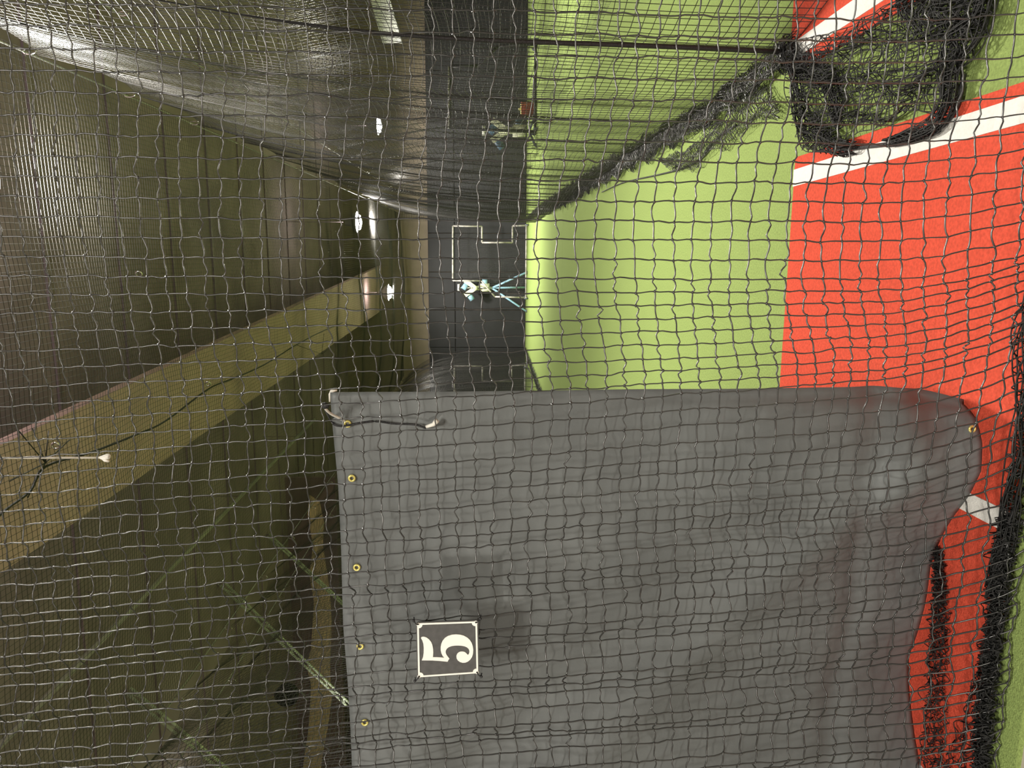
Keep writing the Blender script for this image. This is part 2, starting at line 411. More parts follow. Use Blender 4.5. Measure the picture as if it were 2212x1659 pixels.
def bundle_surf(path, width, height, seed, turns=3.2, wv=1.0):
    P = hermite(path, 24); s = np.concatenate([[0], np.cumsum(np.linalg.norm(np.diff(P, axis=0), axis=1))])
    L = s[-1]
    def surf(u, v):
        c = np.stack([np.interp(u, s, P[:, i]) for i in range(3)], -1)
        e = 0.02
        c2 = np.stack([np.interp(np.minimum(u + e, L), s, P[:, i]) for i in range(3)], -1); c1 = np.stack([np.interp(np.maximum(u - e, 0), s, P[:, i]) for i in range(3)], -1)
        t = c2 - c1; t[..., 2] = 0; t /= np.linalg.norm(t, axis=-1, keepdims=True) + 1e-9
        side = np.stack([t[..., 1], -t[..., 0], 0 * t[..., 0]], -1)
        w = np.interp(u / L, np.linspace(0, 1, len(width)), width)
        tt = v * turns
        tri = 2 * np.abs((tt % 1.0) - 0.5) * 2 - 1
        off = w * 0.5 * tri * (1 + 0.35 * wob(u * 7 + np.floor(tt) * 3, seed)) + w * 0.22 * wob(u * 11, seed + 3)
        z = 0.012 + height * (0.25 * np.floor(tt) / max(1, turns) + 0.5 * np.abs(wob(u * 9 + v * 6, seed + 1)) * (1 - 0.5 * np.abs(tri))) + 0.4 * height * np.abs(np.sin(tri * 3 + u * 5))
        pos = c + side * off[..., None]
        pos = pos + t * (0.03 * wob(v * 14 + u * 6, seed + 4))[..., None]
        pos[..., 2] = np.maximum(z, 0.013)
        return pos
    return surf, L
path = [onz(x, y, 0) for x, y in ((1144, 471), (1166, 456), (1215, 430), (1290, 385), (1390, 330), (1480, 280), (1560, 235), (1640, 175), (1700, 128), (1722, 112))]
sf, L = bundle_surf(path, [0.10, 0.15, 0.20, 0.22, 0.24, 0.22, 0.18, 0.10], 0.07, 51, turns=4.4)
# denser where the heap lies near the mat
v, f = net(lambda u, w: sf(u, w), L, 1.0, r=0.0016, su=0.045, sv=0.026, pu=0.035, pv=0.042)
child_of(link_mesh('gathered_foot', v, f, M['net'], smooth=True), rnet)
# loose flap of the foot spilling on to the turf
path2 = [onz(x, y, 0) for x, y in ((1440, 345), (1480, 350), (1535, 318), (1575, 282), (1650, 230), (1700, 240))]
sf2, L2 = bundle_surf(path2, [0.02, 0.10, 0.12, 0.13, 0.16, 0.06], 0.05, 57, turns=1.6)
v, f = net(lambda u, w: sf2(u, w), L2, 1.0, r=0.0014, su=0.02, sv=0.03, pu=0.028, pv=0.09)
child_of(link_mesh('loose_flap', v, f, M['net'], smooth=True), rnet)
edge2 = [onz(x, y, 0.012) for x, y in ((1300, 415), (1345, 395), (1420, 378), (1470, 365), (1510, 345), (1545, 305), (1565, 285), (1590, 270))]
child_of(MB().tube(hermite(edge2, 6), 0.005, 6).build('edge_cord', M['rope'], smooth=True), rnet)
# the net brought up vertically at the far post, seen as a pale gathered column
def col_surf(u, v):
    a = v / 0.6 * 2 * np.pi * 2.1
    rr = 0.16 + 0.05 * np.sin(a * 2.3)
    return np.stack([1.10 + rr * np.cos(a) + 0.02 * wob(u * 2, 5), 22.3 + rr * np.sin(a) * 0.6, ZN - 0.1 - u], -1)
v, f = net(col_surf, ZN - 0.12, 1.0, r=0.002, su=0.2, sv=0.05, pu=0.05, pv=0.03)
child_of(link_mesh('gathered_end', v, f, M['netlight'], smooth=True), rnet)

# foot of the left side net lying on the turf
path3 = [(-2.95, 22.8, 0.0), tuple(onz(1137, 770, 0)), tuple(onz(1150, 800, 0)), tuple(onz(1176, 845, 0)), (-2.9, 12.5, 0), (-3.0, 9.0, 0), (-3.0, 5.0, 0)]
path3 = [(-2.95, y, 0.0) for y in (22.8, 20, 17.5, 15, 12.5, 9, 5)]
sf3, L3 = bundle_surf(path3, [0.16, 0.2, 0.22, 0.2, 0.2], 0.08, 63, turns=3.3)
v, f = net(lambda u, w: sf3(u, w), L3, 1.0, r=0.002, su=0.08, sv=0.04, pu=0.07, pv=0.07)
child_of(link_mesh('gathered_foot', v, f, M['net'], smooth=True), lnet)

# heap of loose net on the turf strip between the two mats
heap = empty('net_heap', tuple(onz(1900, 150, 0))); tag(heap, 'loose black net heaped over the green strip between the red mats', 'net')
A, B, Cc, D = [onz(x, y, 0) for x, y in ((1735, 118), (1770, 318), (2080, 235), (2200, -70))]
def heap_surf(seed, amp, off):
    def surf(u, v):
        a = u[..., None]; b = v[..., None]
        P = (A * (1 - a) + D * a) * (1 - b) + (B * (1 - a) + Cc * a) * b
        x = P[..., 0] + 0.022 * wob(u * 9 + v * 5, seed) + 0.016 * wob(v * 17 - u * 7, seed + 1) + off * 0.02
        y = P[..., 1] + 0.030 * wob(v * 8 - u * 6, seed + 2) + 0.018 * wob(u * 19 + v * 4, seed + 3)
        z = 0.016 + amp * np.abs(wob(u * 8 + v * 9, seed + 4)) + 0.5 * amp * np.abs(wob(u * 17 - v * 13, seed + 5))
        return np.stack([x, y, z + off * 0.01], -1)
    return surf
for sd, am, of, pp in ((71, 0.025, 0, 0.034), (82, 0.045, 1, 0.042)):
    v, f = net(heap_surf(sd, am, of), 1.0, 1.0, r=0.0016, su=0.012, sv=0.012, pu=pp, pv=pp * 1.1)
    child_of(link_mesh('net_mesh', v, f, M['heapnet'], smooth=True), heap)
def fold(pix, width, turns, seed, h=0.05, pu=0.028):
    pth = [onz(x, y, 0) for x, y in pix]
    s_, L_ = bundle_surf(pth, width, h, seed, turns=turns)
    vv, ff = net(lambda u, w: s_(u, w), L_, 1.0, r=0.0017, su=0.014, sv=0.025, pu=pu, pv=0.05)
    child_of(link_mesh('net_fold', vv, ff, M['heapnet'], smooth=True), heap)
fold([(1722, 95), (1735, 150), (1750, 220), (1768, 280), (1810, 312), (1870, 322)], [0.09, 0.08, 0.08, 0.09, 0.07, 0.04], 2.6, 91, 0.06, 0.034)
fold([(1948, 306), (2010, 288), (2050, 262), (2076, 215), (2084, 150), (2095, 100), (2140, 70), (2165, 10), (2175, -60)], [0.02, 0.03, 0.035, 0.045, 0.06, 0.11, 0.11, 0.07, 0.06], 3.0, 95)
fold([(1960, -60), (1990, 0), (2040, 30), (2100, 20), (2160, 10)], [0.08, 0.12, 0.12, 0.10, 0.06], 2.4, 99)
fold([(1705, 118), (1745, 135), (1790, 160), (1830, 205), (1840, 260)], [0.10, 0.09, 0.08, 0.08, 0.06], 2.2, 103)
rp = hermite([onz(x, y, 0.018) for x, y in ((1765, 285), (1812, 318), (1880, 316), (1960, 303), (2030, 276), (2068, 228), (2082, 160))], 8)
child_of(MB().tube(rp, 0.006, 6).build('edge_cord', M['rope'], smooth=True), heap)

# ------------------------------------------------------------------ near net the camera looks through
YN = 1.5
NJ = 0
def build_near():
    xs = []
    x = -2.1
    while x < 1.15:
        xs.append(x)
        w = np.clip((x + 0.95) / 0.65, 0, 1)
        x += PITCH * (0.74 + 0.24 * w)
    xs = np.array(xs); nx = len(xs)
    nz = int(3.85 / PITCH)
    arc = np.arange(nz + 1) * PITCH
    ii, jj = np.meshgrid(np.arange(nx), np.arange(nz + 1), indexing='ij')
    bx = xs[ii]; z = arc[jj]
    lean = np.clip((-0.05 - bx) / 0.35, 0, 1) * 0.075
    X = bx + lean * (2.2 - z)
    low = np.clip((0.34 - z) / 0.34, 0, 1)
    X = X + 0.10 * low ** 2 * np.clip((0.35 - bx) / 0.5, 0, 1)
    crest = -0.042 * (1 - np.exp(-((bx + 0.02) / 0.27) ** 2))
    Z = z + crest * np.clip(z / 0.5, 0, 1) + 0.010 * wob(bx * 6, 7) + 0.006 * wob(z * 4 + bx * 3, 8)
    Z = Z + 0.012 * np.clip(-bx - 0.3, 0, 0.5) * wob(bx * 18 + z * 2, 9)
    Y = YN + 0.018 * wob(bx * 5 + z * 0.8, 1) + 0.012 * wob(z * 3 - bx * 2, 2)
    gather = np.clip((-0.35 - bx) / 0.5, 0, 1)
    Y = Y + gather * 0.016 * np.sin(bx * 52 + 0.6 * np.sin(z * 2.5)) * np.clip(z + 0.3, 0, 1)
    Y = Y - 0.10 * low ** 1.6
    Z = np.maximum(Z * 1.0, 0.006 + 0.0 * Z)
    P = np.stack([X, Y, Z], -1)
    jit = rng.normal(0, 0.0014, P.shape); P = P + jit
    P[..., 2] = np.maximum(P[..., 2], 0.016)
    return P
P = build_near()
nx, nz1 = P.shape[:2]
def subdiv(P, amp, axis_dir, seed, nsub=4, smooth_amp=0.0):
    """points along axis 0 of P with S-shaped slack between the knots"""
    g = np.random.default_rng(seed)
    n, mline = P.shape[:2]
    ts = np.arange(nsub) / nsub
    a = P[:-1]; b = P[1:]
    seg = a[:, None] * (1 - ts)[None, :, None, None] + b[:, None] * ts[None, :, None, None]   # n-1, nsub, m, 3
    k1 = g.normal(0, amp, (n - 1, mline)); k2 = g.normal(0, amp * 0.8, (n - 1, mline))
    wv = np.sin(np.pi * ts)[None, :, None] * k1[:, None, :] + np.sin(2 * np.pi * ts)[None, :, None] * k2[:, None, :]
    seg = seg + wv[..., None] * np.array(axis_dir)
    wy = np.sin(np.pi * ts)[None, :, None] * g.normal(0, amp * 0.6, (n - 1, 1, mline))
    seg[..., 1] += wy
    out = seg.reshape(-1, mline, 3)
    return np.vstack([out, P[-1:]])
A1 = subdiv(P, 0.0025, (0, 0, 1), 5).transpose(1, 0, 2)                       # the slack, wavy weft
A2 = subdiv(P.transpose(1, 0, 2), 0.0009, (1, 0, 0), 6).transpose(1, 0, 2)    # the taut hanging twine
A1[..., 2] = np.maximum(A1[..., 2], 0.008); A2[..., 2] = np.maximum(A2[..., 2], 0.008)
near = empty('front_net', (0, YN, 0)); tag(near, 'black knotted net hanging in front of the charcoal curtain and the mat', 'net')
v, f = join([tubes(A1, 0.00165, 4), tubes(A2, 0.00165, 4)])
child_of(link_mesh('net_mesh', v, f, M['net'], smooth=True), near)
v, f = octas(P.reshape(-1, 3), 0.0040)
child_of(link_mesh('knots', v, f, M['net'], smooth=True), near)['kind'] = 'stuff'
# slack foot of the near net, lying in folds on the turf edge
def foot(path, width, turns, seed, h, pu=0.034, pv=0.06, r=0.0017):
    s_, L_ = bundle_surf(path, width, h, seed, turns=turns)
    vv, ff = net(lambda u, w: s_(u, w), L_, 1.0, r=r, su=0.015, sv=0.03, pu=pu, pv=pv)
    child_of(link_mesh('gathered_foot', vv, ff, M['heapnet'], smooth=True), near)
def crumple(left, rightp, seed, pu, pv, h, r=0.0013, warp=0.012):
    """net crushed flat between two floor lines given in photo pixels"""
    Lp = hermite([onz(x, y, 0) for x, y in left], 10); Rp = hermite([onz(x, y, 0) for x, y in rightp], 10)
    def along(Pl, u):
        s_ = np.linspace(0, 1, len(Pl)); return np.stack([np.interp(u, s_, Pl[:, k_]) for k_ in range(3)], -1)
    def surf(u, v):
        p = along(Lp, u) * (1 - v[..., None]) + along(Rp, u) * v[..., None]
        p[..., 0] += warp * wob(u * 31 + v * 13, seed) + 0.6 * warp * wob(v * 29 - u * 47, seed + 1)
        p[..., 1] += warp * wob(v * 17 - u * 37, seed + 2) + 0.6 * warp * wob(u * 71 + v * 11, seed + 3)
        p[..., 2] = 0.014 + h * np.abs(wob(u * 33 + v * 21, seed + 4)) + 0.5 * h * np.abs(wob(u * 61 - v * 27, seed + 5))
        return p
    vv, ff = net(surf, 1.0, 1.0, r=r, su=0.006, sv=0.03, pu=pu, pv=pv)
    child_of(link_mesh('crushed_foot', vv, ff, M['heapnet'], smooth=True), near)
crumple([(2040, 1190), (2035, 1300), (2025, 1450), (2002, 1720)], [(2052, 1190), (2066, 1300), (2066, 1450), (2062, 1720)], 131, 0.026, 0.18, 0.02)
crumple([(2180, 1190), (2160, 1330), (2125, 1480), (2035, 1720)], [(2200, 1190), (2185, 1330), (2168, 1480), (2145, 1720)], 141, 0.028, 0.17, 0.02)
crumple([(2200, 1120), (2172, 1330), (2148, 1520), (2135, 1720)], [(2228, 1120), (2198, 1330), (2174, 1520), (2155, 1720)], 151, 0.018, 0.12, 0.03, r=0.0015)
crumple([(2200, 1120), (2174, 1330), (2150, 1520), (2137, 1720)], [(2226, 1120), (2196, 1330), (2172, 1520), (2154, 1720)], 161, 0.030, 0.2, 0.04, r=0.0015)
foot([(-0.7, 1.44, 0), (-0.35, 1.41, 0), (0.0, 1.42, 0), (0.3, 1.40, 0), (0.8, 1.42, 0)], [0.03, 0.05, 0.09, 0.06, 0.06], 2.1, 121, 0.06)

# ------------------------------------------------------------------ charcoal curtain behind the near net
YC = 1.60
cur = empty('vinyl_curtain', (-0.9, YC, 0)); tag(cur, 'charcoal vinyl curtain with brass eyelets hung behind the front net', 'curtain')
bot = [onz(x, y, 0.0115) for x, y in ((2070, 851), (2092, 872), (2103, 940), (2105, 1005), (2085, 1070), (2052, 1135), (2010, 1225), (1982, 1330), (1964, 1420), (1968, 1510), (1974, 1590), (1985, 1659))]
bx = np.array([p[0] for p in bot])[::-1]; bz = np.array([p[2] for p in bot])[::-1]; by = np.array([p[1] for p in bot])[::-1]
top = [ony(x, y, YC) for x, y in ((715, 846), (718, 900), (730, 1050), (737, 1200), (742, 1350), (752, 1480), (760, 1620))]
tx = np.array([p[0] for p in top])[::-1]; tz = np.array([p[2] for p in top])[::-1]
XE = ony(1000, 846, YC)[0]
NU, NV = 130, 110
uu = np.linspace(0, 1, NU); vv_ = np.linspace(0, 1, NV)
XX = XE + (-2.1 - XE) * uu
ub, vb = np.meshgrid(uu, vv_, indexing='ij')
xx = XE + (-2.1 - XE) * ub
zt = np.interp(xx, tx, tz); zb_ = np.interp(xx, bx, bz)
zz = zt + (zb_ - zt) * vb
yb_ = np.interp(xx, bx, by)
yy = YC + (yb_ - YC) * vb ** 1.6 + 0.010 * wob(xx * 4 + zz * 1.1, 201) + 0.006 * wob(zz * 5 - xx * 2, 202)
yy += 0.030 * np.exp(-((xx + 1.1 + (zz - 1.0) * 0.9) / 0.10) ** 2) * np.clip(zz - 0.3, 0, 1)       # diagonal pull
yy -= 0.020 * np.exp(-((xx + 1.35 + (zz - 1.0) * 1.0) / 0.09) ** 2)
yy += 0.012 * np.exp(-((zz - 0.22 - 0.02 * np.sin(xx * 9)) / 0.035) ** 2) + 0.010 * np.sin(xx * 16) * np.clip((0.30 - zz) / 0.3, 0, 1)
cr = np.clip((0.22 - zz) / 0.22, 0, 1) * np.clip((xx - XE + 0.30) / 0.30, 0, 1)
yy -= 0.025 * cr * np.sin(zz * 40 + 1) ; xx = xx - 0.030 * cr ** 2
v = np.stack([xx, yy, np.maximum(zz, 0.0105)], -1).reshape(-1, 3)
idx = np.arange(NU * NV).reshape(NU, NV)
f = np.stack([idx[:-1, :-1], idx[1:, :-1], idx[1:, 1:], idx[:-1, 1:]], -1).reshape(-1, 4)
sheet = link_mesh('sheet', v, f, M['curtain'], smooth=True)
md = sheet.modifiers.new('thickness', 'SOLIDIFY'); md.thickness = 0.002; md.offset = 0
child_of(sheet, cur)
def surf_y(x, z):
    i = int(np.argmin((v[:, 0] - x) ** 2 + (v[:, 2] - z) ** 2)); return float(v[i, 1])
for n_, (gx, gy) in enumerate(((752, 914), (760, 1033), (771, 1225), (779, 1393), (789, 1557), (2085, 921))):
    g = ony(gx, gy, YC); y = surf_y(g[0], g[2]) - 0.004
    mb = MB(); c = (g[0], y, g[2])
    mb.torus(c, 0.0062, 0.0026, (0, 1, 0), 18, 8)
    child_of(mb.build('eyelet', M['brass'], smooth=True), cur)
# tie cord through the first eyelet, with a taped tail
g = ony(752, 914, YC); gy_ = surf_y(g[0], g[2])
tie = empty('tie_cord', tuple(g)); tag(tie, 'cord knotted to the net through the curtain corner eyelet with a taped tail', 'cord')
yk = YN + 0.015
def pp(x, y, d): return ony(x, y, d)
child_of(MB().tube(hermite([pp(699, 878, yk), pp(712, 892, 1.55), pp(733, 903, gy_ - 0.02), pp(752, 914, gy_ + 0.004)], 6), 0.0028, 7).build('pale_strand', M['whitecord'], smooth=True), tie)
child_of(MB().tube(hermite([pp(700, 879, yk), pp(713, 905, gy_ - 0.004), pp(724, 918, gy_ - 0.012), pp(745, 920, gy_ - 0.012), pp(775, 914, gy_ - 0.014), pp(812, 910, gy_ - 0.014), pp(850, 915, gy_ - 0.014), pp(895, 917, gy_ - 0.014), pp(921, 925, gy_ - 0.014)], 6), 0.0024, 7).build('dark_strand', M['rope'], smooth=True), tie)
child_of(MB().sphere(tuple(pp(702, 876, yk)), 0.008, 10, 6, (0.9, 0.8, 1.2)).build('knot', M['rope'], smooth=True), tie)
a, b, c = pp(920, 922, gy_ - 0.015), pp(936, 917, gy_ - 0.016), pp(944, 908, gy_ - 0.018)
mb = MB().tube([a, b, c], [0.0032, 0.0046, 0.0064], 8)
child_of(mb.build('taped_end', M['whitecord'], smooth=True), tie)
# pale ragged tape at the top corner
tp = empty('corner_tape', tuple(pp(714, 846, YC))); tag(tp, 'scrap of white tape on the upper corner of the curtain', 'tape')
mb = MB(); mb.tube([pp(712, 868, YC - .004), pp(712, 852, YC - .005), pp(716, 845, YC - .005), pp(728, 843, YC - .004)], [0.0015, 0.0024, 0.004, 0.002], 6)
child_of(mb.build('tape_strip', M['whitecord'], smooth=True), tp)

# ------------------------------------------------------------------ number plaque
YP = YN - 0.022
c4 = [ony(x, y, YP) for x, y in ((898.5, 1344), (1033, 1339.5), (1035.5, 1455.5), (901, 1465))]   # top-right, bottom-right, bottom-left, top-left
ctr = sum(c4) / 4
sign = empty('number_plaque', tuple(ctr)); tag(sign, 'black square plaque with ivory border and numeral 5 tied to the front net', 'sign')
TR, BR, BL, TL = c4
def plq(a, b, dy=0.0):
    """a: 0 left .. 1 right, b: 0 top .. 1 bottom, on the plaque"""
    p = (TL * (1 - a) + TR * a) * (1 - b) + (BL * (1 - a) + BR * a) * b
    return p + np.array([0, dy, 0])
def plate_poly(ab, dy0, dy1, name, material):
    n = len(ab)
    v = [plq(a, b, dy0) for a, b in ab] + [plq(a, b, dy1) for a, b in ab]
    f = [tuple(range(n)), tuple(range(n, 2 * n))[::-1]] + [(i, n + i, n + (i + 1) % n, (i + 1) % n) for i in range(n)]
    o = link_mesh(name, v, f, material)
    return child_of(o, sign)
def rrect(m_, r, n=5):
    out = []
    for cx, cy, a0 in ((1 - m_ - r, m_ + r, -90), (1 - m_ - r, 1 - m_ - r, 0), (m_ + r, 1 - m_ - r, 90), (m_ + r, m_ + r, 180)):
        for i in range(n + 1):
            an = math.radians(a0 + 90 * i / n); out.append((cx + r * math.cos(an), cy + r * math.sin(an)))
    return out
plate_poly(rrect(0.0, 0.05), 0.0, 0.003, 'plate', M['plate'])
# border: four bars with scooped corners, as one raised ring
def ring(m0, m1, r, name, material):
    def loop(mm, rr):
        out = []
        for sx, sy, a0 in ((1, 0, 180), (1, 1, 270), (0, 1, 0), (0, 0, 90)):
            cx = 1 - mm - 0.004 if sx else mm + 0.004; cy = 1 - mm - 0.004 if sy else mm + 0.004
            for i in range(7):
                an = math.radians(a0 - 90 * i / 6.0)
                out.append((cx + rr * math.cos(an), cy + rr * math.sin(an)))
        return out
    o, i_ = loop(m0, r), loop(m1, r + 0.018)
    n = len(o)
    v = [plq(a, b, -0.0012) for a, b in o] + [plq(a, b, -0.0012) for a, b in i_] + [plq(a, b, 0.0005) for a, b in o] + [plq(a, b, 0.0005) for a, b in i_]
    f = []
    for k in range(n):
        k2 = (k + 1) % n
        f += [(k, k2, n + k2, n + k), (2 * n + k, k, n + k, 3 * n + k)[:0] or (k, 2 * n + k, 2 * n + k2, k2), (n + k, n + k2, 3 * n + k2, 3 * n + k)]
    return child_of(link_mesh(name, v, f, material), sign)
ring(0.014, 0.042, 0.040, 'border', M['ivory'])
for a, b in ((0.035, 0.035), (0.965, 0.035), (0.965, 0.965), (0.035, 0.965)):
    p = plq(a, b, -0.001)
    child_of(MB().torus(p, 0.0030, 0.0011, (0, 1, 0), 12, 6).build('hole_rim', M['ivory'], smooth=True), sign)
    d = np.array([(a - 0.5), 0, -(b - 0.5)]); d /= np.linalg.norm(d)
    child_of(MB().tube(hermite([p + np.array([0, 0.006, 0]), p + np.array([0, -0.004, 0]) + d * 0.002, p + d * 0.010 + np.array([0, -0.003, 0]), p + d * 0.014 + np.array([0, 0.012, 0])], 5), 0.0014, 6).build('cable_tie', M['ziptie'], smooth=True), sign)
    child_of(MB().sphere(p + d * 0.013 + np.array([0, -0.002, 0]), 0.0032, 8, 5).build('tie_head', M['ziptie'], smooth=True), sign)
# numeral traced as filled outline (a crop 1991 x 1659 px of x 880..1060, y 1330..1480)
out5 = [(345, 1060), (375, 985), (390, 880), (392, 760), (382, 660), (358, 585), (325, 525), (345, 500), (395, 495), (455, 512), (520, 560), (570, 625), (600, 700), (615, 790), (620, 880), (612, 985),
        (700, 985), (800, 990), (887, 998), (845, 955), (815, 895), (797, 820), (797, 740), (812, 665), (845, 590), (900, 525), (970, 478), (1060, 450), (1160, 440), (1260, 447), (1350, 470), (1430, 515), (1495, 575), (1540, 650), (1565, 735), (1575, 820), (1568, 905), (1545, 980), (1500, 1045), (1445, 1090), (1385, 1115), (1320, 1118), (1255, 1098), (1205, 1060), (1177, 1010), (1172, 955), (1190, 905), (1228, 868), (1275, 850), (1330, 848), (1375, 862), (1410, 890), (1435, 920), (1452, 928), (1472, 905), (1483, 860), (1478, 815), (1455, 775), (1415, 745), (1360, 722), (1290, 710), (1210, 706), (1130, 708), (1055, 720), (990, 745), (945, 780), (920, 825), (916, 870), (930, 915), (960, 960), (1007, 1022), (985, 1045), (962, 1092), (880, 1085), (760, 1073), (600, 1063)]
pts5 = [ony(880 + x * 180 / 1991.0, 1330 + y * 150 / 1659.0, YP) for x, y in out5]
from mathutils.geometry import tessellate_polygon
tri = tessellate_polygon([[Vector((p[0], p[2], 0)) for p in pts5]])
n5 = len(pts5)
v5 = [p + np.array([0, -0.0014, 0]) for p in pts5] + [p + np.array([0, 0.0004, 0]) for p in pts5]
f5 = [tuple(t_) for t_ in tri] + [(i, (i + 1) % n5, n5 + (i + 1) % n5, n5 + i) for i in range(n5)]
child_of(link_mesh('numeral', v5, f5, M['ivory']), sign)

# white cord hanging in front of the beam
wc = empty('hanging_cord', tuple(ony(232, 990, YN + .02))); tag(wc, 'thin white cord with a flared end hanging by the front net', 'cord')
YK = YN + 0.03
e = ony(216, 988.5, YK); topc = np.array([e[0], YK, 3.8])
child_of(MB().tube([topc, e], 0.0024, 6).build('cord', M['whitecord'], smooth=True), wc)
mb = MB(); mb.tube([ony(214, 988.5, YK), ony(224, 989, YK), ony(234, 986, YK - .004), ony(238, 983.5, YK - .006)], [0.002, 0.0055, 0.006, 0.0015], 8)
mb.tube([ony(218, 989, YK), ony(228, 993, YK), ony(236, 997, YK)], [0.002, 0.0052, 0.002], 8)
child_of(mb.build('flared_end', M['whitecord'], smooth=True), wc)

# ------------------------------------------------------------------ pitching screens
def screen_net(outline, Y, step=0.06):
    """strands of the screen's net inside an outline given as (x, z) pairs"""
    n = len(outline); lines = []
    def cuts(c, ax):
        r_ = []
        for i in range(n):
            p, q_ = outline[i], outline[(i + 1) % n]
            if (p[ax] - c) * (q_[ax] - c) < 0:
                tt = (c - p[ax]) / (q_[ax] - p[ax]); r_.append(p[1 - ax] + tt * (q_[1 - ax] - p[1 - ax]))
        return sorted(r_)
    for ax in (0, 1):
        lo = min(p[ax] for p in outline); hi = max(p[ax] for p in outline)
        for c in np.arange(lo + step / 2, hi, step):
            r_ = cuts(c, ax)
            for s_ in range(0, len(r_) - 1, 2):
                a_, b_ = r_[s_], r_[s_ + 1]
                lines.append([(c, Y, a_), (c, Y, b_)] if ax == 0 else [(a_, Y, c), (b_, Y, c)])
    return tubes(np.array(lines), 0.0022, 3)

def screen(segs, Y, label, frame_mat, wheels, r=0.024, net_outline=None):
    cx = np.mean([p[0] for s_ in segs for p in s_])
    t = empty('pitching_screen', (cx, Y, 0)); tag(t, label, 'screen', 'pitching screens')
    for s_ in segs:
        child_of(MB().tube([(p[0], Y + (p[2] if len(p) > 2 else 0), p[1]) for p in s_], r, 8).build('frame_tube', frame_mat, smooth=True), t)
    v, f = screen_net(net_outline, Y); child_of(link_mesh('net_mesh', v, f, M['net']), t)
    for (x, dy) in wheels:
        child_of(MB().torus((x, Y + dy, 0.06), 0.04, 0.02, (1, 0, 0), 14, 8).cyl((x - 0.02, Y + dy, 0.06), (x + 0.02, Y + dy, 0.06), 0.022, 8).build('wheel', M['rubber'], smooth=True), t)
    return t
Ys = 22.4
P2 = lambda x, y, Y=Ys: (float(ony(x, y, Y)[0]), max(float(ony(x, y, Y)[2]), 0.05))
aTR, aTL = P2(978, 488), P2(978, 606)
nR1, nR2, nR3, nR4 = P2(1041, 489), P2(1041, 524), P2(1107, 524), P2(1107, 488)
bR, bL = P2(1137, 487), P2(1137, 643)
lM1, lM2 = P2(1040, 607), P2(1069, 641)
outl = [aTR, nR1, nR2, nR3, nR4, bR, bL, lM2, lM1, aTL]
segs = [[aTL, aTR], [aTR, nR1], [nR1, nR2], [nR2, nR3], [nR3, nR4], [nR4, bR], [aTL, lM1], [lM1, lM2], [lM2, bL], [bL, bR],
        [(bR[0], 0.05, -0.45), (bR[0], 0.05, 0.45)], [(bL[0], 0.05, -0.45), (bL[0], 0.05, 0.45)]]
wh = [(bR[0], -0.45), (bR[0], 0.45), (bL[0], -0.45), (bL[0], 0.45)]
screen(segs, Ys, 'pale tube pitching screen with side notch beside the light blue tripod', M['pipe'], wh, net_outline=outl)
# the same screen in the lane behind the curtain
dx = P2(1041, 793)[0] - nR1[0]
sh = lambda s_: [(p[0] + dx,) + tuple(p[1:]) for p in s_]
screen([sh(s_) for s_ in segs], Ys + 0.15, 'pale tube pitching screen with side notch half hidden by the charcoal curtain', M['pipe'], [(x + dx, y) for x, y in wh], net_outline=[(p[0] + dx, p[1]) for p in outl])
# black L-shaped screen in the next lane
Yb = 18.5
Q2 = lambda x, y: P2(x, y, Yb)
q1, q2_, q3, q4, q5, q6 = Q2(972, 278), Q2(972, 143), Q2(1034, 142), Q2(1076, 99), Q2(1159, 96), Q2(1159, 284)
screen([[q1, q2_], [q2_, q3], [q3, q4], [q4, q5], [q5, q6], [q6, q1], [(q5[0], 0.05, -0.45), (q5[0], 0.05, 0.45)], [(q6[0], 0.05, -0.45), (q6[0], 0.05, 0.45)]],
       Yb, 'dark padded pitching screen with cut corner in the next lane', M['blackpipe'], [(q5[0], -0.45), (q5[0], 0.45), (q6[0], -0.45), (q6[0], 0.45)], r=0.034, net_outline=[q1, q2_, q3, q4, q5, q6])
sc = [o for o in bpy.data.objects if o.get('label', '').startswith('dark padded pitching')][0]
child_of(MB().tube([(q1[0], Yb - 0.03, q1[1] + 0.03), (q2_[0], Yb - 0.03, q2_[1] + 0.03)], 0.018, 8).build('lit_top_bar', M['pipe'], smooth=True), sc)  # pale bar added as the lit top of the dark tube

